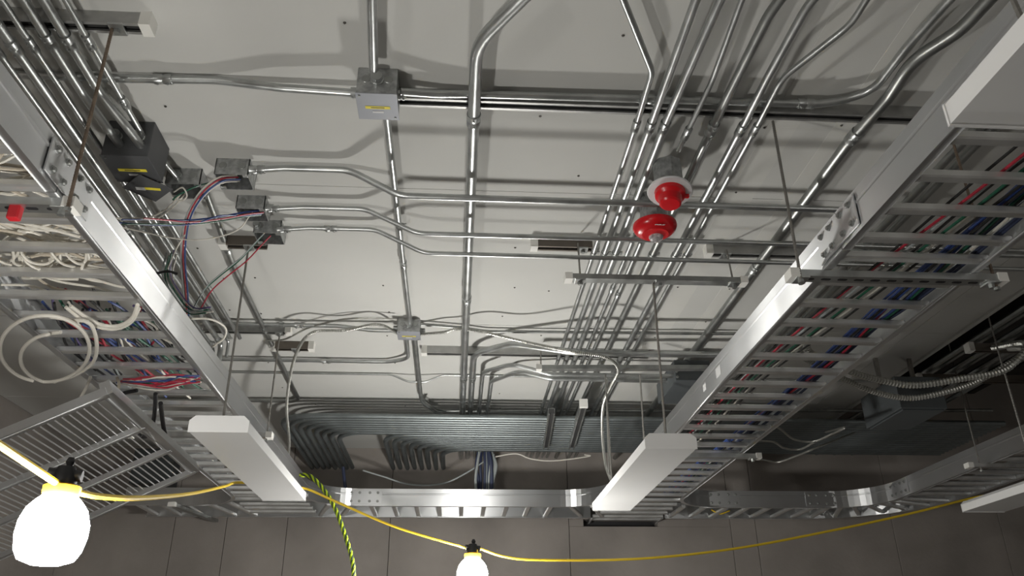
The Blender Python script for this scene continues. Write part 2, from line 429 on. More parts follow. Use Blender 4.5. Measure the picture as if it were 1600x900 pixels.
strut('dark ceiling channel with white cap above the armoured hoses', W(2.72, 4.35, 1.55), W(3.5, 4.35, 1.55), 'a', 'brown')
strut('dark ceiling channel with white cap at the right edge', W(2.74, 3.86, 1.55), W(3.6, 3.86, 1.55), 'a', 'brown')
strut('short slanting channel with a white cap in the back left corner', W(-1.9, 5.62, TB-.022), W(-1.78, 6.25, TB-.022), 'a', 'galv2', flip=True, ht=.021)
strut('trapeze channel under the far right tray', W(2.9, 4.36, TB-.022), W(3.55, 4.36, TB-.022), 'ab', flip=True, ht=.021)
tg = box('hose_tape', (0, 0, 0), (.028, .022, .045), 'redtape', None, .004); tg.name = 'red_tape'
tg.location = P(24, 331, TB-.035); tag(tg, 'red tape wrapped round white cables above the slotted trapeze', 'tape')

# ================================================================== RODS
def rodthing(label, a, b, m='rod', r=.005, nuts=True):
    a, b = V(a), V(b); d = b-a
    n = max(2, int(d.length/.004)); n = min(n, 220)
    path = [a+d*(i/n) for i in range(n+1)]
    vs, fs = tube_data(path, r, 6, lambda i: r if i % 2 else r*.86)
    o = mk('threaded_rod', [v-a for v in vs], fs, m); o.location = a; tag(o, label, 'rod')
    if nuts:
        for q in (b,):
            lathe('nut', [(0, 0), (.0095, 0), (.0095, .009), (0, .009)], q-a, 'galv2', o, 6, smooth=False)
    return o
rodthing('tarnished rod from the capped top left channel to the slotted trapeze', W(-.955, 1.715, CS+.01), W(-.955, 1.735, TB-.045), 'rust')
rodthing('thin rod holding the near end of the right tray trapeze', W(.988, 2.03, CS+.01), W(.985, 2.03, TB-.045))
rodthing('thin rod seen between the rungs of the right tray', W(1.59, 2.05, CS+.01), W(1.59, 2.05, TB-.045), 'rust')
rodthing('rod down the middle to the right strip light', W(.772, 2.86, 1.42), W(.765, 2.86, .79))
rodthing('rod down to the near end of the left strip light', W(-.868, 2.94, CS+.01), W(-.80, 2.72, .79))
rodthing('rod from the lower left channel to the left tray trapeze', W(-.92, 3.87, CS+.01), W(-.92, 3.87, TB-.045))
rodthing('short rod at the left end of the hanging trapeze', W(.475, 2.865, CS+.01), W(.475, 2.85, 1.40), r=.004)
rodthing('short rod at the right end of the hanging trapeze', W(1.105, 2.89, CS+.01), W(1.10, 2.85, 1.40), r=.004)
rodthing('rod hanging behind the right strip light', P(1000, 585, 1.45), P(1007, 700, 1.1))
rodthing('rod hanging in the dark right corner down to the far tray', W(2.965, 4.36, HV), W(2.965, 4.36, TB-.045))
rodthing('rod beside the far right tray, near the frame edge', W(3.5, 4.0, HV), W(3.5, 4.0, TB-.045))
rodthing('short rod above the white capped hanging channel', P(845, 548, 1.58), P(845, 578, 1.46), r=.004)
rodthing('rod at the far end of the right strip light', W(.765, 3.95, 1.42), W(.765, 3.95, .79))
rodthing('rod for the near end of the large corner strip light', W(.83, .9, CS+.01), W(.83, .85, .79))
rodthing('rod above the strip light at the right edge', W(2.70, 3.6, HV), W(2.70, 3.6, .79))

# ================================================================== CONDUITS
def conduit(label, r, pts, bend=.10, m='galv', seg=12, coup=(), straps=(), group=None, name='conduit'):
    path = smooth_path(pts, bend); o0 = path[0].copy()
    vs, fs = tube_data([p-o0 for p in path], r, seg)
    o = mk(name, vs, fs, m, smooth=True); o.location = o0; tag(o, label, 'conduit', group)
    def at(q):
        best = None
        ax, val = q
        for a, b in zip(path, path[1:]):
            i = 'XY'.index(ax)
            if (a[i]-val)*(b[i]-val) <= 0 and abs(b[i]-a[i]) > 1e-6:
                t = (val-a[i])/(b[i]-a[i]); return a+(b-a)*t, (b-a).normalized()
        return None
    for q in coup:
        h = at(q)
        if not h: continue
        p, d = h; R = axis_R(d)
        lathe('coupling', [(r, -.026), (r+.0035, -.026), (r+.0035, -.004), (r+.002, -.002), (r+.002, .002), (r+.0035, .004), (r+.0035, .026), (r, .026)], p-o0, 'galv', o, 14, R)
        for s in (-.015, .015):
            c = p-o0+d*s+V((0, 0, -1))*(r+.004)
            lathe('set_screw', [(0, -.004), (.0035, -.004), (.0035, .003), (0, .003)], c, 'galv', o, 8, smooth=False)
    for q in straps:
        h = at(q)
        if not h: continue
        p, d = h; R = axis_R(d)
        lathe('strap', [(r+.0002, -.012), (r+.0025, -.012), (r+.0025, .012), (r+.0002, .012)], p-o0, 'galv2', o, 12, R)
        sd = d.cross(V((0, 0, 1))).normalized()
        box('strap_ear', p-o0+sd*(r+.008)+V((0, 0, r*.3)), (.016, .02, .006), 'galv', o)
    return o
HP = 1.572
def ypipe(lab, r, X, top, y0=None, y1=YB, h=HP, **k):
    pts = list(top)+[W(X, y1, h)]
    return conduit(lab, r, pts, coup=[('Y', 2.045)], straps=[('Y', 3.0), ('Y', 1.98), ('Y', 4.13)], **k)
# main vertical pipe and its neighbour
conduit('thickest pipe down the middle with a bend at the top', .0185, [P(838, -24, 1.56), P(745, 68, 1.56), W(.028, 2.0, 1.565), W(.026, YB, 1.565)], .22, coup=[('Y', 2.03), ('Y', 3.36), ('Y', 4.45)], seg=16)
conduit('pipe entering the top of the square junction box', .0135, [P(580, -40, 1.565), W(-.265, 1.83, 1.575)], coup=())
conduit('thin pipe from the square box down to the lower junction box', .0115, [W(-.245, 1.95, 1.59), W(-.25, 3.75, 1.595)], coup=[('Y', 3.08)], straps=[('Y', 2.75)])
conduit('dull pipe from the lower junction box down into the pipe bank', .013, [W(-.235, 3.84, 1.59), W(-.235, 4.9, 1.57), P(694, 654, 1.53), P(740, 656, 1.52)], .2, 'galv2')
# left pipe of box 1
conduit('ceiling pipe from the top left into the square junction box', .0125, [W(-2.3, 1.955, 1.612), W(-1.0, 1.955, 1.612), W(-.75, 1.95, 1.615), W(-.55, 1.945, 1.59), W(-.32, 1.945, 1.58)], .3, coup=[('X', -.90)])
conduit('pipe from the square box running right and sweeping up at the top right', .0125,
        [P(626, 143, 1.58), P(680, 147, 1.59), P(735, 147, 1.60), P(1290, 163, 1.60), P(1362, 145, 1.60), P(1418, 72, 1.60), P(1500, -18, 1.60)], .22, coup=[('X', .56), ('X', 1.06)])
# pipe bundle
conduit('thin pipe bent left at the top, leftmost of the pipe bundle', .0095, [P(962, -30, HP), P(1019, 112, HP), W(.543, 2.0, HP), W(.543, YB, HP)], .10, coup=[('Y', 2.045)], straps=[('Y', 2.9), ('Y', 4.13)])
conduit('second pipe from the left in the pipe bundle', .0125, [P(1100, -35, HP), W(.590, 1.85, HP), W(.585, YB, HP)], .3, coup=[('Y', 2.045)], straps=[('Y', 2.9), ('Y', 4.13)])
conduit('third pipe from the left in the pipe bundle', .0135, [P(1141, -35, HP), P(1105, 45, HP), W(.635, 2.0, HP), W(.632, YB, HP)], .3, coup=[('Y', 2.045)], straps=[('Y', 2.9), ('Y', 4.13)])
conduit('short thin pipe ending at the white based smoke detector', .0085, [P(1172, -35, HP), P(1112, 128, HP), P(1060, 235, 1.54)], .3, coup=[('Y', 2.045)])
conduit('thin pipe leaving the red horn towards the back', .0085, [W(.675, 2.52, HP-.02), W(.675, YB, HP)], .3, coup=[('Y', 3.2)])
conduit('second thin pipe leaving the red horn towards the back', .0095, [W(.712, 2.52, HP-.02), W(.712, YB, HP)], .3, coup=[('Y', 3.25)])
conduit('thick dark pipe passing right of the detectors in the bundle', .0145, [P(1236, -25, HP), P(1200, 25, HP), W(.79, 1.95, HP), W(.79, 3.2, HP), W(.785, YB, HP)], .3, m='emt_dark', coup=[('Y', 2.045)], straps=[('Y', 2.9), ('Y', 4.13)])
conduit('bright pipe second from the right in the bundle', .0125, [P(1295, -28, HP), P(1262, 8, HP), P(1200, 120, HP), W(.885, 2.0, HP), W(.885, YB, HP)], .3, coup=[('Y', 2.045)], straps=[('Y', 2.9), ('Y', 4.13)])
conduit('thin pipe with an S bend, rightmost of the bundle', .0095, [P(1372, -30, HP), P(1330, 38, HP), P(1222, 122, HP), W(.93, 2.0, HP), W(.935, YB, HP)], .16, coup=[('Y', 2.045)], straps=[('Y', 2.9), ('Y', 4.13)])
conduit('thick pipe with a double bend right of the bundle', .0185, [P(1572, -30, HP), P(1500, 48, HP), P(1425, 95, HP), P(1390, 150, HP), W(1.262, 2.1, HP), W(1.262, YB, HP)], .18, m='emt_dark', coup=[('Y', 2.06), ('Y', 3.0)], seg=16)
# three conduits crossing in X
for lab, Y, xs_, ends, r in (('uppermost of the three offset pipes crossing left to right', 2.385, (-.735, -.62, -.40, -.22), 2.66, .0120),
                     ('middle one of the three offset pipes crossing left to right', 2.645, (-.735, -.60, -.37, -.17), 2.66, .0095),
                     ('lowest of the three offset pipes crossing left to right', 2.80, (-.72, -.6, -.345, -.15), 2.66, .0090)):
    conduit(lab, r, [W(xs_[0], Y, 1.588), W(xs_[1], Y, 1.600), W(xs_[2], Y, 1.600), W(xs_[3], Y, 1.50), W(ends, Y+.012, 1.497)], .14, coup=[('X', xs_[0]+.02)]+([('X', -.52)] if Y > 2.7 else []))
# long ceiling pipes on the left lower part
conduit('light pipe along the ceiling into the left side of the lower junction box', .0105, [W(-1.3, 3.80, 1.605), W(-.62, 3.80, 1.605), W(-.45, 3.80, 1.585), W(-.31, 3.80, 1.585)], .2, coup=[('X', -.81)], straps=[('X', -.9)])
conduit('ceiling pipe curving up into the bottom of the lower junction box', .0105, [W(-1.55, 4.32, 1.61), W(-.40, 4.32, 1.61), W(-.285, 4.24, 1.6), W(-.275, 3.84, 1.58)], .12, coup=[('X', -.75)])
conduit('thin ceiling pipe with a dip under the lower box pipe', .006, [W(-1.6, 4.56, 1.62), W(-.40, 4.56, 1.62), W(-.30, 4.56, 1.575), W(-.20, 4.56, 1.575), W(-.10, 4.56, 1.62), W(2.6, 4.56, 1.62)], .1, coup=())
conduit('diagonal looking pipe behind the open boxes that ends in an elbow', .0125, [W(-.94, 2.56, 1.605), W(-.985, 3.2, 1.605), W(-1.02, 5.0, 1.605), W(-1.06, 5.05, 1.605), W(-2.0, 5.05, 1.605)], .05, 'emt_dark', coup=[('Y', 3.0), ('Y', 3.86)])
conduit('dark pipe on the ceiling just before the pipe bank', .011, [W(-.2, 4.92, 1.59), P(660, 632, 1.59), P(690, 642, 1.59), W(3.6, 5.02, 1.59)], .2, 'galv2')
conduit('big pipe sweeping from the middle run to the right tray', .0165, [W(.078, YB, 1.565), W(.078, 4.05, 1.565), P(800, 537, 1.55), P(900, 551, 1.46), P(1000, 553, 1.46), P(1290, 556, 1.46)], .20, coup=[('Y', 4.45)], seg=16)
conduit('pipe curving right, third of the four at the pipe bank', .0120, [W(.135, YB, 1.565), W(.135, 4.34, 1.565), P(800, 569, 1.55), P(860, 585, 1.48), P(1075, 588, 1.48)], .14)
conduit('pipe curving right, fourth of the four at the pipe bank', .0120, [W(.19, YB, 1.565), W(.19, 4.5, 1.565), P(810, 580, 1.56), P(860, 592, 1.50), P(1075, 596, 1.50)], .12)
conduit('ceiling pipe between lower junction box and right tray', .008, [P(658, 507, 1.61), P(720, 512, 1.61), P(760, 518, 1.61), P(1200, 522, 1.61)], .2, 'galv2')
# left bundle, pipes share the rows above the left tray
LB = [('thin pipe lying closest to the left tray rail', .0085, -1.262, 1.53, 3.95), ('thick bright pipe second from the left tray', .0135, -1.222, 1.545, 3.93),
      ('thin bright pipe third from the left tray', .0085, -1.178, 1.555, 3.9)]
for lab, r, X, h, ye in LB:
    conduit(lab, r, [W(X, .6, h), W(X, ye-.1, h), W(X, ye, h), W(X, ye, h-.09)], .05, coup=[('Y', 1.76), ('Y', 2.75)], straps=[('Y', 3.87)])
conduit('thick pipe bending down into the large dark junction box', .0135, [W(-1.137, .6, HP), W(-1.137, 1.98, HP), W(-1.105, 2.1, 1.54), W(-1.095, 2.19, 1.535)], .06, coup=[('Y', 1.76)])
conduit('second thick pipe entering the large dark junction box', .0135, [W(-1.085, .6, HP), W(-1.085, 1.98, HP), W(-1.045, 2.08, 1.54), W(-1.03, 2.19, 1.535)], .06, coup=[('Y', 1.76)])
conduit('thin pipe running into the dark open box with green wires', .0085, [W(-1.03, .6, HP), W(-1.03, 2.19, HP), W(-1.0, 2.45, HP+.01)], .08, coup=[('Y', 1.76), ('Y', 2.02)])
for i, (X, y0) in enumerate(((-1.15, 2.34), (-1.10, 2.62))):
    conduit(('zinc pipe leaving the large dark junction box towards the back', 'zinc pipe starting under the hanging cover plate')[i], .0095, [W(X, y0, 1.55), W(X-.01, 3.85, 1.55)], .05)
# bank at the back wall
BH = 1.475
for i in range(16):
    Yi = 4.94+i*.0515+(.01 if i > 7 else 0)
    Xl = (-1.126+i*.0445) if i < 8 else (-.50+(i-8)*.056)
    od = ('frontmost', 'second from the front', 'third from the front', 'fourth from the front', 'fourth from the back', 'third from the back', 'second from the back', 'rearmost')[i % 8]
    o = conduit(od+' of the eight pipe bank conduits bending at its '+('left end' if i < 8 else 'middle'), .0175,
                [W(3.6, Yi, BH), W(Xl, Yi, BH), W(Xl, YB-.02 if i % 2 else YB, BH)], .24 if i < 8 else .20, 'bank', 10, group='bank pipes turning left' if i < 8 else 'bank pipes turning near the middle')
# pipes in the right void, its gloom put into their darker zinc
for i in range(7):
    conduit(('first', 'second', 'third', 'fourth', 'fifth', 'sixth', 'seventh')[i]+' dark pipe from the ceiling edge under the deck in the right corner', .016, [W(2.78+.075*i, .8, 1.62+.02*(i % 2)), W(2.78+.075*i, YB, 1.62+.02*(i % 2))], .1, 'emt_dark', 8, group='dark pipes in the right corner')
conduit('dark pipe above the right tray seen between its rungs', .014, [W(1.64, .6, 1.57), W(1.64, YB, 1.57)], .1, 'emt_dark', straps=[('Y', 2.0)])
conduit('second dark pipe above the right tray seen between its rungs', .014, [W(1.69, .6, 1.57), W(1.69, YB, 1.57)], .1, 'emt_dark', straps=[('Y', 2.0)])
conduit('light pipe crossing the ceiling right of the trays', .011, [W(1.58, 2.79, 1.55), W(2.66, 2.79, 1.55)], .1)

# ================================================================== BOXES
def jbox(name, label, X, Y, hb, sx, sy, conn=(), opened=False, cov='cover', sticker=True, rz=0, cat='junction box', body='box', paper=True):
    r = thing(name, W(X, Y, hb), label, cat, rz=rz); ht = H-hb; t = .003
    if opened:
        vs, fs = [], []
        for c, s in (((sx/2-t/2, 0, ht/2), (t, sy, ht)), ((-sx/2+t/2, 0, ht/2), (t, sy, ht)), ((0, sy/2-t/2, ht/2), (sx, t, ht)), ((0, -sy/2+t/2, ht/2), (sx, t, ht))):
            box_data(c, s, vs, fs)
        mk('body', vs, fs, body, r)
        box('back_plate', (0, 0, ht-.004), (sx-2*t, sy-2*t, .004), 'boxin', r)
        for s in (-1, 1):
            box('ear', (s*(sx/2-.012), -s*(sy/2-.012), .002), (.018, .018, .002), 'galv', r)
    else:
        box('body', (0, 0, ht/2), (sx, sy, ht), body, r, .003)
        c = box('cover', (0, 0, -.0015), (sx+.004, sy+.004, .003), cov, r, .001)
        for u, v in ((-.42, -.42), (.42, .42)):
            lathe('cover_screw', [(0, -.003), (.0035, -.003), (.0035, 0), (0, 0)], (u*sx, v*sy, -.0025), 'galv2', r, 8, smooth=False)
        if sticker:
            st = box('label_sticker', (0, sy*.02, -.0036), (sx*.62, sy*.10, .0006), 'sticker', r)
            box('print_line', (0, 0, -.0041+0), (sx*.34, sy*.03, .0003), 'ink', r).location = (0, sy*.02, 0)
            if paper: box('paper_sticker', (.01*0, sy*.20, -.0036), (sx*.28, sy*.07, .0006), 'paper', r)
    # knockouts on the near face
    for u in (-.28, .28):
        lathe('knockout', [(0, -.0015), (.0125, -.0015), (.0135, 0), (.0135, .001)], (u*sx, -sy/2-.0003, ht*.55), 'galv2', r, 16, axis_R((0, 1, 0)), smooth=False)
    for (dx, dy, dr, rr) in conn:
        d = V(dr); p = V((dx, dy, ht*.5))
        lathe('connector', [(0, 0), (rr+.006, 0), (rr+.006, .006), (rr+.004, .007), (rr+.004, .024), (0, .024)], p, 'galv', r, 12, axis_R(d), smooth=False)
        s = box('set_screw', p+d*.016+V((0, 0, -rr-.006)), (.006, .006, .006), 'galv', r)
    return r
jbox('junction_box', 'square grey junction box with yellow sticker at the top of the picture', -.26, 1.945, 1.535, .118, .118,
     conn=[(-.059, 0, (-1, 0, 0), .0125), (.059, 0, (1, 0, 0), .0125), (0, -.059, (0, -1, 0), .0135)])
jbox('junction_box', 'small grey junction box with yellow sticker in the lower middle', -.258, 3.79, 1.555, .112, .105,
     conn=[(-.056, 0, (-1, 0, 0), .0105), (.056, .02, (1, 0, 0), .008), (0, -.052, (0, -1, 0), .0115)])
jbox('junction_box', 'large dark junction box with yellow sticker among the left pipes', -1.075, 2.26, 1.495, .145, .15,
     conn=[(-.035, -.075, (0, -1, 0), .0135), (.035, -.075, (0, -1, 0), .0135)], cov='coverdark', body='coverdark')
jbox('open_box', 'open steel box with red and blue wires, largest and nearest of three', -.80, 2.43, 1.565, .115, .10, opened=True, conn=[(.0575, -.03, (1, 0, 0), .012)])
jbox('open_box', 'open steel box with blue wires, middle of three', -.79, 2.665, 1.572, .105, .095, opened=True, conn=[(.0525, -.01, (1, 0, 0), .0095)])
jbox('open_box', 'open steel box, farthest of three, above the brown channel', -.765, 2.845, 1.572, .105, .095, opened=True, conn=[(.0525, -.03, (1, 0, 0), .009), (-.04, -.0475, (0, -1, 0), .009)])
jbox('open_box', 'dark open box with green wires left of the three open boxes', -.985, 2.50, 1.565, .12, .10, opened=True, conn=[(-.02, -.05, (0, -1, 0), .0085)])
cp = thing('box_cover', W(-1.058, 2.36, 1.485), 'loose dark cover plate hanging turned below the pipes', 'cover plate', rz=PI/4)
box('plate', (0, 0, 0), (.118, .118, .003), 'coverdark', cp, .001); box('label_sticker', (.012, -.012, -.002), (.05, .014, .0006), 'sticker', cp, R=Matrix.Rotation(-PI/4+.1, 3, 'Z')); box('paper_sticker', (-.016, .016, -.002), (.03, .018, .0006), 'paper', cp, R=Matrix.Rotation(-PI/4+.1, 3, 'Z'))
# disconnect enclosure near the right tray and one in the void
gb = thing('enclosure', P(1062, 612, 1.44), 'grey steel enclosure behind the right tray rail', 'enclosure')
box('body', (.03, .02, .06), (.20, .42, .12), 'greybox', gb, .004); bolt(gb, V((-.06, -.19, .02)), V((0, -1, 0))); bolt(gb, V((-.06, -.19, .05)), V((0, -1, 0)))
gv = thing('enclosure', P(1415, 655, 1.27), 'large dim grey enclosure in the dark right corner', 'enclosure')
box('body', (0, 0, .09), (.26, .40, .18), 'greybox', gv, .004); box('door', (0, 0, -.004), (.23, .37, .008), 'greybox', gv, .002)
for u in (-.1, .1): box('hanger', (u, 0, .28), (.02, .02, .22), 'rod', gv)

gd = thing('enclosure', PY(240, 752, 6.24), 'dark wall enclosure behind the wire rack in the back left corner', 'enclosure')
box('body', (0, 0, .10), (.30, .16, .26), 'greybox', gd, .004); box('door', (0, -.084, .10), (.27, .008, .23), 'greybox', gd, .002)
# ================================================================== FIRE ALARM DEVICES
sd = thing('smoke_detector', W(.692, 2.245, 1.455), 'smoke detector under a red dust cover on a round white base', 'smoke detector')
Rt = Matrix.Rotation(math.radians(6), 3, 'Y') @ Matrix.Rotation(math.radians(-9), 3, 'X')
lathe('mounting_box', [(0, .012), (.050, .012), (.050, .115), (0, .115)], (0, 0, 0), 'box', sd, 8, smooth=False)
lathe('base', [(0, 0), (.073, 0), (.076, .004), (.072, .011), (0, .012)], (0, 0, 0), 'plate', sd, 32, Rt)
lathe('dust_cover', [(0, -.055), (.030, -.054), (.036, -.049), (.040, -.024), (.050, -.016), (.052, 0), (.048, .001), (0, .001)], (0, 0, 0), 'red', sd, 28, Rt)
box('pull_tab', (.055, .0, -.012), (.018, .014, .012), 'red', sd, .003)
hs = thing('horn_strobe', W(.692, 2.47, 1.435), 'round red fire alarm horn with clear strobe lens', 'fire alarm')
lathe('mounting_box', [(0, .03), (.050, .03), (.050, .145), (0, .145)], (0, 0, 0), 'box', hs, 8, smooth=False)
lathe('housing', [(0, -.016), (.046, -.016), (.050, -.011), (.060, -.008), (.074, .004), (.079, .016), (.078, .026), (.070, .031), (0, .031)], (0, 0, 0), 'red', hs, 36)
lathe('strobe_lens', [(0, -.036), (.012, -.035), (.021, -.029), (.026, -.019), (.027, -.008)], (.004, .012, 0), 'lens', hs, 20, smooth=False)
fc = bpy.data.curves.new('fire_text', 'FONT'); fc.body = 'FIRE'; fc.size = .020; fc.extrude = .0006; fc.align_x = 'CENTER'; fc.materials.append(M['plate'])
fo = bpy.data.objects.new('lettering', fc); COL.objects.link(fo); fo.parent = hs; fo.location = (0, -.060, -.0095); fo.rotation_euler = (PI+.35, 0, 0)
bpy.context.view_layer.update()
lm = bpy.data.meshes.new_from_object(fo.evaluated_get(bpy.context.evaluated_depsgraph_get())); fo2 = bpy.data.objects.new('lettering', lm); COL.objects.link(fo2)
fo2.parent = hs; fo2.location = fo.location; fo2.rotation_euler = fo.rotation_euler; bpy.data.objects.remove(fo); fo2.name = 'lettering'

# ================================================================== STRIP LIGHTS
def striplight(label, x0, x1, y0, y1, hb):
    r = thing('strip_light', W((x0+x1)/2, y0, hb), label, 'light fixture'); w2 = (x1-x0)/2; L = y1-y0
    prof = [(-w2, 0), (w2, 0), (w2, .036), (w2-.018, .052), (-w2+.018, .052), (-w2, .036)]
    prism('housing', prof, (0, .004, 0), (0, L-.004, 0), 'white', r)
    pe = [(-w2-.002, -.003), (w2+.002, -.003), (w2+.002, .037), (w2-.017, .054), (-w2+.017, .054), (-w2-.002, .037)]
    prism('end_plate', pe, (0, 0, 0), (0, .004, 0), 'white', r); prism('end_plate', pe, (0, L-.004, 0), (0, L, 0), 'white', r)
    for yy in (.25, L-.25): box('hanger_clip', (0, yy, .056), (.03, .04, .006), 'galv', r)
    return r
striplight('white strip light hanging left of centre, brightly lit near end', -.893, -.70, 2.67, 3.84, .74)
striplight('white strip light hanging right of centre beside the right tray', .68, .868, 2.83, 4.05, .74)
striplight('large white strip light in the top right corner', .727, .93, -.28, .935, .74)
striplight('white strip light cut by the right edge near the bottom', 2.595, 2.815, 2.8, 4.05, .74)

# ================================================================== WIRE RACK (lower left)
hb0 = .86
pb = W(-1.365*hb0, 3.108*hb0, hb0); pc = W(-1.405*.9716*hb0, 4.424*.9716*hb0, .9716*hb0)
wr = thing('wire_rack', pb, 'tilted wire rack with crossbars behind the nearest lamp', 'wire rack')
ed = (pc-pb); edn = ed.normalized(); ac = V((-.362, 0, -.182)).normalized(); ac = (ac-edn*ac.dot(edn)).normalized(); nrmr = edn.cross(ac)
if nrmr.z < 0: nrmr = -nrmr
WL = 1.15; Lr = ed.length
def obar(name, a, b, wd, ht, m):
    a, b = V(a), V(b); t = (b-a).normalized(); sd_ = t.cross(nrmr).normalized()
    vs = [p+sd_*u+nrmr*v for p in (a, b) for u, v in ((-wd/2, 0), (wd/2, 0), (wd/2, ht), (-wd/2, ht))]
    return mk(name, vs, [(3, 2, 1, 0), (4, 5, 6, 7), (0, 1, 5, 4), (1, 2, 6, 5), (2, 3, 7, 6), (3, 0, 4, 7)], m, wr)
obar('side_rail', V((0, 0, 0))-edn*.01, ed+edn*.01, .035, .05, 'alu')
obar('side_rail', ac*WL, ed+ac*WL, .035, .05, 'alu')
for t in (0, .36, .66, 1.0):
    a = ed*t; obar('crossbar', a-nrmr*.002, a+ac*WL-nrmr*.002, .030 if t in (0, 1) else .022, .022 if t else .03, 'alu')
nw = 46
wire0 = None
for i in range(nw):
    a = ac*(.03+i*(WL-.05)/nw)+nrmr*.022
    if wire0 is None:
        vs, fs = tube_data([V((0, 0, 0)), ed], .0028, 6); wire0 = mk('wire', vs, fs, 'wiremesh', wr); wire0.location = a
    else:
        o = wire0.copy(); COL.objects.link(o); o.location = a

# ================================================================== CABLES
def cable(name, label, pts, r, m, cat='cable', seg=8, n=8, group=None, parent=None, ribs=False):
    path = spline(pts, n); o0 = path[0].copy() if parent is None else parent.location.copy()
    if ribs:
        # resample to fine pitch and modulate the radius as armour ribs
        L = [0]
        for a, b in zip(path, path[1:]): L.append(L[-1]+(b-a).length)
        step = max(r*.24, .0025); k = 0; q = []; s = 0
        while s < L[-1]:
            while L[k+1] < s: k += 1
            t = (s-L[k])/(L[k+1]-L[k]); q.append(path[k].lerp(path[k+1], t)); s += step
        path = q
        vs, fs = tube_data([p-o0 for p in path], r, seg, lambda i: r*(1 if (i//2) % 2 else .80))
    else: vs, fs = tube_data([p-o0 for p in path], r, seg)
    o = mk(name, vs, fs, m, parent, smooth=not ribs)
    if parent is None: o.location = o0; tag(o, label, cat, group)
    return o
# armoured flex cables around the lower middle
cable('flex_cable', 'armoured flex cable leaving the lower box to the left and dropping behind the strip light',
      [W(-.31, 3.81, 1.57), P(590, 507, 1.57), P(540, 516, 1.56), P(490, 519, 1.54), P(466, 545, 1.50), P(453, 590, 1.45), P(448, 640, 1.38), P(452, 690, 1.30), P(448, 735, 1.2)], .0085, 'flex', ribs=True)
cable('flex_cable', 'armoured flex cable strapped to the big sweeping pipe and dropping beside the right strip light',
      [W(-.2, 3.81, 1.57), P(695, 519, 1.56), P(717, 514, 1.57), P(760, 520, 1.53), P(815, 533, 1.50), P(890, 549, 1.42), P(945, 558, 1.40), P(966, 577, 1.38), P(955, 603, 1.34), P(943, 632, 1.31), P(941, 675, 1.25), P(946, 725, 1.17), P(956, 755, 1.1)], .0088, 'flex', ribs=True)
cable('flex_cable', 'plain grey cable hanging beside the armoured flex near the right strip light', [P(948, 590, 1.40), P(949, 650, 1.28), P(952, 740, 1.12)], .005, 'flex')
cable('flex_cable', 'grey flex looping from the small capped channel up to the lower junction box', [P(415, 532, 1.59), P(445, 530, 1.59), P(480, 513, 1.6), P(530, 500, 1.6), P(575, 497, 1.6), P(620, 499, 1.6)], .005, 'flex')
cable('armoured_hose', 'thick armoured hose sagging in the dark right corner, upper one', [W(1.60, 3.35, 1.40), W(1.66, 3.45, 1.36), P(1335, 583, 1.30), P(1380, 595, 1.28), P(1430, 602, 1.26), P(1500, 592, 1.28), P(1572, 577, 1.32), W(2.78, 3.5, 1.45), W(2.86, 3.86, 1.57)], .017, 'flex', ribs=True)
cable('armoured_hose', 'thick armoured hose sagging in the dark right corner, lower one', [W(1.60, 3.45, 1.40), W(1.66, 3.52, 1.36), P(1322, 594, 1.30), P(1365, 612, 1.26), P(1420, 622, 1.24), P(1480, 612, 1.26), P(1535, 592, 1.32), W(2.84, 3.6, 1.45), W(2.95, 3.86, 1.57)], .015, 'flex', ribs=True)
for i, (lab, pts) in enumerate((('thin grey cable loop below the back end of the right tray, upper', [(1215, 668), (1240, 686), (1270, 690), (1300, 678), (1320, 668)]),
        ('thin grey cable loop below the back end of the right tray, middle', [(1205, 690), (1225, 700), (1250, 702), (1275, 690)]),
        ('thin grey cable loop below the back end of the right tray, lower', [(1190, 718), (1215, 722), (1245, 712), (1275, 700)]))):
    cable('cable_loop', lab, [W(1.56, 4.0+.35*i, TT)]+[P(x, y, 1.2) for x, y in pts]+[W(2.45+.1*i, 5.1, 1.45)], .006, 'flex')
# sagging cables over the back tray
cable('sagging_cable', 'grey cable sagging above the back tray left of the blue bundle', [PY(567, 735, 5.9), PY(600, 745, 5.9), PY(640, 757, 5.9), PY(690, 756, 5.9), PY(730, 738, 5.9), PY(772, 710, 5.9)], .006, 'wgrey')
cable('sagging_cable', 'thin white cable sagging right of the blue bundle', [W(.28, 5.84, 1.45), PY(806, 709, 5.8), PY(830, 717, 5.8), PY(865, 720, 5.8), PY(920, 713, 5.8), W(.93, 5.8, 1.46)], .005, 'wwhite')
cable('black_cable', 'black cable drop standing at the left of the back tray', [PY(536, 730, 5.9), PY(538, 750, 5.9), PY(541, 775, 5.9)], .012, 'wnavy')
bb = thing('cable_bundle', W(.19, 5.9, 1.35), 'dark blue cable bundle dropping into the back tray', 'cable bundle')
for i in range(14):
    u = random.uniform(-.07, .09); v = random.uniform(-.04, .04); t = random.uniform(-.02, .02)
    cable('cable', '', [W(.19+u*.7, 5.88+v, 1.50), W(.19+u*1.1, 5.88+v, 1.40), W(.19+u+t, 5.9+v, 1.28), W(.19+u, 5.9+v, 1.12)], .010, random.choice(['wnavy', 'wnavy', 'wnavy', 'wgrey']), parent=bb, seg=6, n=4)

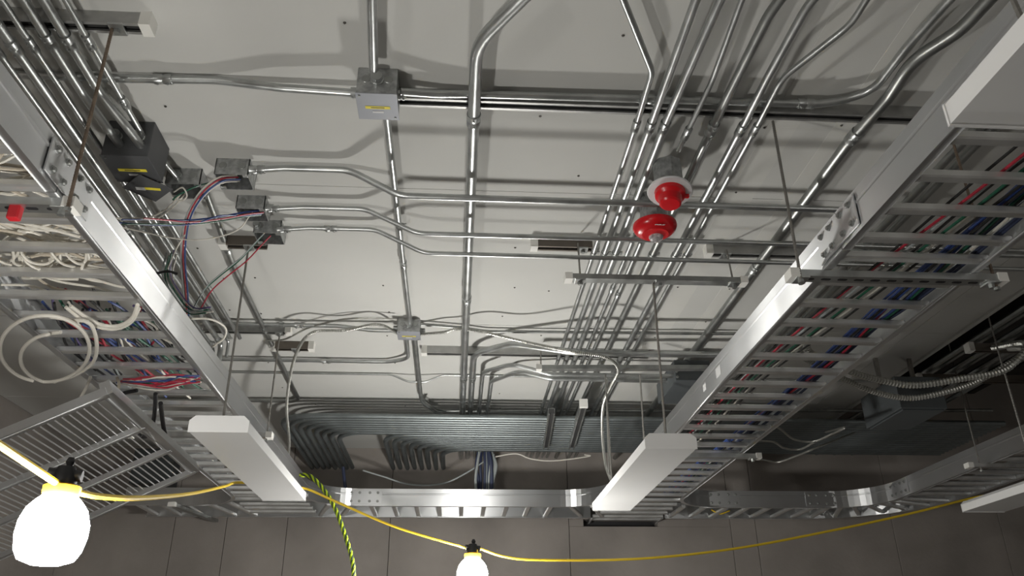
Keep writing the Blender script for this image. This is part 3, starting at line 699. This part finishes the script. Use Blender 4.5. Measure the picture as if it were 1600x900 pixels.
# --- left tray contents
lw = thing('cable_bundle', W(-1.25, 1.9, TB+.03), 'tangle of white cables lying in the left tray', 'cable bundle')
for i in range(84):
    y0 = random.uniform(1.45, 2.32); x0 = random.uniform(-1.44, -1.15); L = random.uniform(.2, .6)
    h0 = TB+.035+random.uniform(0, .045); sg = random.uniform(-.2, .25)
    pts = []
    n = 5
    for k in range(n):
        t = k/(n-1)
        pts.append(W(min(-1.01, max(-1.445, x0+L*t*.75+random.uniform(-.02, .02))), y0+sg*t+math.sin(t*3+i)*.04, h0+random.uniform(-.004, .02)))
    cable('cable', '', pts, .0042, random.choice(['wwhite', 'wwhite', 'wwhite', 'wcream']), parent=lw, seg=6, n=6)
for i in range(10):
    X = -1.32+i*.031+random.uniform(-.02, .02); c = W(X, 2.17+random.uniform(-.03, .03), TB+.05); q1 = random.uniform(.025, .05); q2 = random.uniform(.018, .034); tw = random.uniform(-.035, .035)
    pts = [c+V((tw*math.cos(a)+random.uniform(-.006, .006), math.cos(a)*q1, math.sin(a)*q2)) for a in [j*PI/4 for j in range(random.choice((6, 8, 9)))]]
    cable('cable', '', pts, .0042, 'wwhite', parent=lw, seg=6, n=4)
cols = ['wred', 'wblue', 'wgreen', 'wblack', 'wwhite', 'wgrey', 'wblack', 'wpurple', 'wblack', 'wblack']
lc = thing('cable_bundle', W(-1.2, 2.7, TB+.03), 'mixed coloured cables farther along the left tray', 'cable bundle')
for i in range(52):
    x0 = random.uniform(-1.42, -1.03); y0 = random.uniform(2.42, 2.7); L = random.uniform(.3, .9)
    dx = random.uniform(-.22, .22); h0 = TB+.032+random.uniform(0, .05)
    pts = [W(max(-1.44, min(-1.01, x0+dx*t+random.uniform(-.02, .02))), y0+L*t, h0+random.uniform(0, .015)) for t in (0, .25, .5, .75, 1)]
    cable('cable', '', pts, .0045, random.choice(cols), parent=lc, seg=6, n=5)
lp = thing('cable_bundle', W(-1.2, 3.05, TB-.01), 'twist of red, white and blue wires hanging from the left tray above the rack', 'cable bundle')
for i in range(13):
    a = P(185+random.uniform(-6, 8), 595+random.uniform(-3, 8), TB-.01); b = P(310+random.uniform(-8, 6), 592+random.uniform(-5, 8), TB-.01)
    mid = (a+b)/2+V((random.uniform(-.03, .03), random.uniform(-.05, .09), random.uniform(-.02, 0)))
    cable('wire', '', [a, a.lerp(mid, .5)+V((0, random.uniform(-.03, .03), 0)), mid, mid.lerp(b, .5)+V((0, random.uniform(-.03, .03), 0)), b], .0035, random.choice(['wred', 'wwhite', 'wblue', 'wwhite', 'wgreen', 'wred']), parent=lp, seg=6, n=5)
# coils
def loop(cx_, cy_, rx, ry, h, a0, a1, n=22, tilt=0):
    out = []
    for i in range(n+1):
        a = math.radians(a0+(a1-a0)*i/n); out.append(P(cx_+rx*math.cos(a), cy_+ry*math.sin(a), h+tilt*math.sin(a)))
    return out
cable('cable_coil', 'big white cable coil hanging under the left tray', [P(95, 519, TB-.03), P(78, 521, TB-.03)]+loop(84, 560, 52, 38, TB-.045, 262, 105, 12)+loop(70, 545, 70, 52, TB-.05, 75, -255, 24), .0065, 'wwhite', n=4)
cable('cable_coil', 'white cable loop round the right side of the big coil', [P(80, 495, TB-.02)]+[P(112, 500, TB-.03), P(140, 505, TB-.045), P(151, 535, TB-.05), P(146, 565, TB-.05), P(120, 585, TB-.05), P(85, 597, TB-.05)], .0065, 'wwhite', n=6)
cable('cable_coil', 'white cable arc drooping between the rungs of the left tray', [P(103, 480, TB-.01), P(125, 497, TB-.02), P(150, 510, TB-.02), P(180, 514, TB-.02), P(205, 503, TB-.02), P(217, 482, TB-.01)], .006, 'wwhite', n=6)
cable('cable_coil', 'second white cable arc drooping from the left tray', [P(110, 478, TB-.01), P(133, 494, TB-.02), P(158, 507, TB-.02), P(184, 509, TB-.02), P(206, 497, TB-.02), P(215, 476, TB-.01)], .006, 'wwhite', n=6)
cable('cable_coil', 'thin white loop sticking out right of the left tray rail', [P(298, 498, 1.2), P(330, 499, 1.22), P(352, 512, 1.24), P(350, 528, 1.24), P(332, 542, 1.22)], .004, 'wwhite', n=6)
cable('white_cable', 'white cable end hanging below the left tray towards the rack', [P(142, 588, TB), P(135, 605, 1.02), P(122, 628, .98), P(113, 640, .96)], .006, 'wwhite')
cable('white_cable', 'cream cable end hanging from the left tray behind the rack', [P(183, 590, TB), P(186, 602, 1.03), P(181, 618, 1.0), P(178, 630, .98)], .006, 'wcream')
cable('white_cable', 'white cable arching at the left frame edge above the slotted trapeze', [P(-30, 300, TB+.06), P(10, 288, TB+.06), P(35, 284, TB+.06), P(62, 290, TB+.06), P(80, 302, TB+.05)], .005, 'wwhite')
# black strap cables
cable('black_cable', 'thick black cable looping from the left tray onto the rack, left strand', [P(243, 615, 1.04), P(242, 640, 1.0), P(238, 665, .96), P(228, 682, .90), P(218, 680, .87)], .0085, 'black')
cable('black_cable', 'thick black cable hook beside the first, right strand', [P(251, 630, 1.04), P(255, 665, 1.0), P(260, 690, .95), P(255, 708, .90), P(243, 716, .86)], .0095, 'black')
cable('black_cable', 'black sleeve at the end of the coloured wire twist', [P(182, 620, TB-.02), P(195, 614, TB-.015), P(214, 610, TB-.01)], .008, 'black')
# --- loose wires from the open boxes
def wires(label, specs, name='wire_bundle'):
    p0 = specs[0][1][0]; r = thing(name, p0, label, 'wires')
    for m, pts, rr in specs: cable('wire', '', pts, rr, m, parent=r, seg=6, n=7)
    return r
def off(pts, dx, dy, h): return [P(x+dx, y+dy, hh+h) for x, y, hh in pts]
A = [(372, 277, 1.59), (345, 280, 1.55), (320, 297, 1.52), (300, 325, 1.49), (290, 355, 1.47), (286, 400, 1.44), (290, 450, 1.40), (292, 490, 1.36)]
wires('red, blue and white wires arching down from the largest open box', [('wwhite', off(A, -2, -3, .005), .0030), ('wred', off(A, 0, 0, 0), .0028), ('wblue', off(A, 3, 3, -.003), .0032), ('wgrey', off(A, -4, 1, 0), .0028), ('wwhite', off(A[:5], 2, 6, 0)+[P(275, 390, 1.42), P(262, 420, 1.38)], .0028)])
B = [(412, 332, 1.59), (385, 335, 1.56), (345, 342, 1.52), (300, 347, 1.47), (250, 346, 1.42), (195, 346, 1.35)]
wires('red and blue wires stretched left from the middle open box', [('wblue', off(B, -5, -3, .003), .0030), ('wblue', off(B[:2], -3, 2, 0)+[P(345, 337, 1.52), P(300, 350, 1.47), P(250, 352, 1.42), P(185, 348, 1.35)], .0028), ('wred', off(B, 0, 0, 0)[:4]+[P(262, 344, 1.42), P(225, 341, 1.38)], .0030),
        ('wgreen', off(B, -4, 4, -.003), .0024), ('wwhite', [P(395, 330, 1.58), P(370, 360, 1.53), P(320, 374, 1.48), P(270, 372, 1.42), P(190, 355, 1.33)], .0024)])
C2 = [(423, 368, 1.59), (405, 387, 1.55), (385, 408, 1.50), (355, 432, 1.45), (330, 455, 1.41), (312, 485, 1.36)]
wires('red and dark wires hanging from the farthest open box', [('wred', off(C2, 0, 0, 0), .0030), ('wgrey', off(C2, -8, -6, 0), .0028), ('wgreen', off(C2, -12, 0, 0), .0026)])
D = [(285, 300, 1.58), (272, 315, 1.55), (255, 330, 1.50), (225, 342, 1.42), (180, 341, 1.34)]
wires('white and green wires knotted at the dark open box', [('wwhite', off(D, 0, 0, 0), .0030), ('wwhite', off(D[:3], 5, 2, 0)+[P(242, 342, 1.42), P(205, 341, 1.38)], .0028), ('wgreen', [P(330, 285, 1.6), P(305, 292, 1.56), P(280, 304, 1.54), P(270, 312, 1.53)], .0028),
        ('wwhite', [P(272, 300, 1.56), P(285, 293, 1.55), P(292, 306, 1.54), P(282, 314, 1.53), P(270, 308, 1.54)], .0028)])
E_ = [(268, 395, 1.44), (262, 430, 1.40), (280, 465, 1.36), (300, 485, 1.32), (325, 484, 1.30)]
wires('green and purple wires running beside the left tray rail', [('wgreen', off(E_, 0, 0, 0), .0035), ('wgreen', off(E_, -4, 5, 0), .003), ('wpurple', off(E_, 4, -4, 0), .003), ('wwhite', off(E_, 8, 3, 0), .003), ('wgrey', off(E_, -8, 0, 0), .003)])
cable('tie_wrap', 'black tie wrapped round the wires beside the left rail highlight', [P(245, 427, 1.35), P(262, 424, 1.35), P(277, 428, 1.35)], .005, 'black', cat='cable tie')
# --- right tray contents
rc = thing('cable_bundle', W(1.42, 2, TB+.03), 'coloured cables lying in the right tray', 'cable bundle')
pal = ['wblack', 'wblack', 'wred', 'wwhite', 'wgreen', 'wblue', 'wgrey', 'wpurple', 'wblack', 'wnavy']
for i in range(15):
    x0 = 1.415+i*.0065; pts = []
    for k in range(12):
        y = .5+k*.45; pts.append(W(min(1.505, x0+.012*math.sin(k*1.1+i*.4)), y, TB+.035+random.uniform(0, .03)))
    cable('cable', '', pts, .0044, 'wnavy' if i > 9 else random.choice(pal), parent=rc, seg=6, n=4)
for i in range(8):
    x0 = 1.18+i*.017; pts = [W(x0+.20-.045*k+random.uniform(-.006, .006), .6+k*.5, TB+.035+random.uniform(0, .02)) for k in range(6)]+[W(x0-.02, 3.9, TB+.04), W(x0, 5.0, TB+.04)]
    cable('cable', '', pts, .0042, ['wblack', 'wred', 'wgrey', 'wblack', 'wgreen', 'wblack', 'wwhite', 'wblack'][i], parent=rc, seg=6, n=4)
cable('black_cable', 'black cable arching above the right tray trapeze', [P(1315, 440, 1.13), P(1335, 426, 1.18), P(1352, 427, 1.2), P(1372, 443, 1.15)], .006, 'black')
yc = cable('yellow_wire', 'short yellow wire hanging at the right end of the tray tee', [PY(1112, 797, 6.0), PY(1125, 803, 6.0), PY(1140, 798, 6.0)], .005, 'yellow')

# ================================================================== STRING LIGHTS
B1 = PY(82, 829, 1.564); B2 = PY(738, 899, 4.08)
def lamp(label, c, sc=1.0, g='glow'):
    """c = centre of the guard"""
    r = thing('string_lamp', c, label, 'lamp'); R_ = .070*sc
    prof = [(0, -.070), (.030, -.069), (.054, -.060), (.064, -.042), (.070, -.012), (.069, .015), (.060, .043), (.045, .062), (.034, .072), (0, .072)]
    lathe('lamp_guard', [(a*sc, b*sc) for a, b in prof], (0, 0, 0), g, r, 20)
    lathe('collar', [(.0, .072*sc), (.036*sc, .073*sc), (.038*sc, .078*sc), (.038*sc, .092*sc), (.030*sc, .096*sc), (0, .096*sc)], (0, 0, 0), 'amber', r, 20)
    lathe('socket', [(0, .094*sc), (.024*sc, .095*sc), (.026*sc, .105*sc), (.022*sc, .125*sc), (.018*sc, .135*sc), (0, .138*sc)], (0, 0, 0), 'black', r, 14)
    d = V((.9, .2, -.05)).normalized()
    vs, fs = tube_data([V((0, 0, .118*sc))-d*.034*sc, V((0, 0, .118*sc))+d*.034*sc], .013*sc, 10); mk('cable_saddle', vs, fs, 'black', r, True)
    lathe('hook', [(0, .136*sc), (.006*sc, .136*sc), (.010*sc, .146*sc), (.006*sc, .156*sc), (0, .157*sc)], (.004, 0, 0), 'black', r, 10)
    return r
lamp('lit work lamp on yellow cable, nearest, at the lower left', B1, .86, g='glow2')
lamp('lit work lamp on yellow cable, farther, at the bottom centre', B2, 1.07)
lamp('lit work lamp on yellow cable behind the viewer', V((-1.7, -1.3, CZ+.25)), g='glow2')
lamp('lit work lamp of the next string, behind the viewer on the right', V((3.6, -1.76, CZ+.4)), g='glow3')
s2 = B2+V((0, 0, .126))
sA = PY(93, 758, 1.555); sB = PY(-14, 686, 1.25); sC = sA+(sB-sA)*3.2; sD = V((-1.7, -1.3, CZ+.37))
cable('yellow_cable', 'yellow string light cable entering from the left edge to the nearest lamp', [sD, sD.lerp(sC, .4)-V((0, 0, .05)), sC, sA+(sB-sA)*2.1, sB, sA.lerp(sB, .5), sA], .0065, 'yellow')
cable('yellow_cable', 'yellow string light cable sagging from the nearest lamp to the left strip light', [PY(120, 769, 1.57), PY(160, 776, 1.70), PY(225, 778, 1.98), PY(300, 771, 2.85), PY(350, 760, 3.42), PY(372, 754, 3.68), W(-.86, 3.88, .82), W(-.76, 3.86, .80)], .0062, 'yellow')
cable('yellow_cable', 'yellow string light cable dropping from the left strip light to the bottom centre lamp', [W(-.76, 3.86, .80), PY(480, 764, 3.90), PY(530, 786, 3.94), PY(620, 824, 4.0), s2-V((.03, .0, 0))], .0060, 'yellow')
cable('yellow_cable', 'yellow string light cable sweeping from the bottom centre lamp to the right edge', [s2+V((.03, 0, 0)), PY(790, 870, 4.08), PY(850, 875, 4.08), PY(1000, 873, 4.08), PY(1150, 857, 4.08), PY(1300, 829, 4.1), PY(1420, 803, 4.1), PY(1530, 776, 4.1), W(2.75, 3.95, .80)], .0060, 'yellow')
# lime and black rope
rp = thing('rope', PY(480, 742, 3.95), 'lime and black braided rope hanging right of the left strip light', 'rope')
path = spline([PY(468, 742, 3.95), PY(486, 745, 3.95), PY(508, 768, 3.95), PY(526, 800, 3.95), PY(542, 845, 3.95), PY(552, 885, 3.95), PY(551, 930, 3.95), PY(548, 980, 3.95), V((-.78, 3.95, .9)), V((-.80, 3.95, .3))], 40)
for j, m in enumerate(('lime', 'ropek', 'lime', 'ropek')):
    q = []; n = V((0, -1, 0)); s = 0
    for i, p in enumerate(path):
        t = (path[min(i+1, len(path)-1)]-path[max(i-1, 0)]).normalized(); b = t.cross(n).normalized(); a = b.cross(t)
        if i: s += (p-path[i-1]).length
        ph = s/.035*PI+j*PI/2; q.append(p-rp.location+(a*math.cos(ph)+b*math.sin(ph))*.0055)
    vs, fs = tube_data(q, .0050, 6); mk('strand', vs, fs, m, rp, True)

bpy.context.view_layer.update()
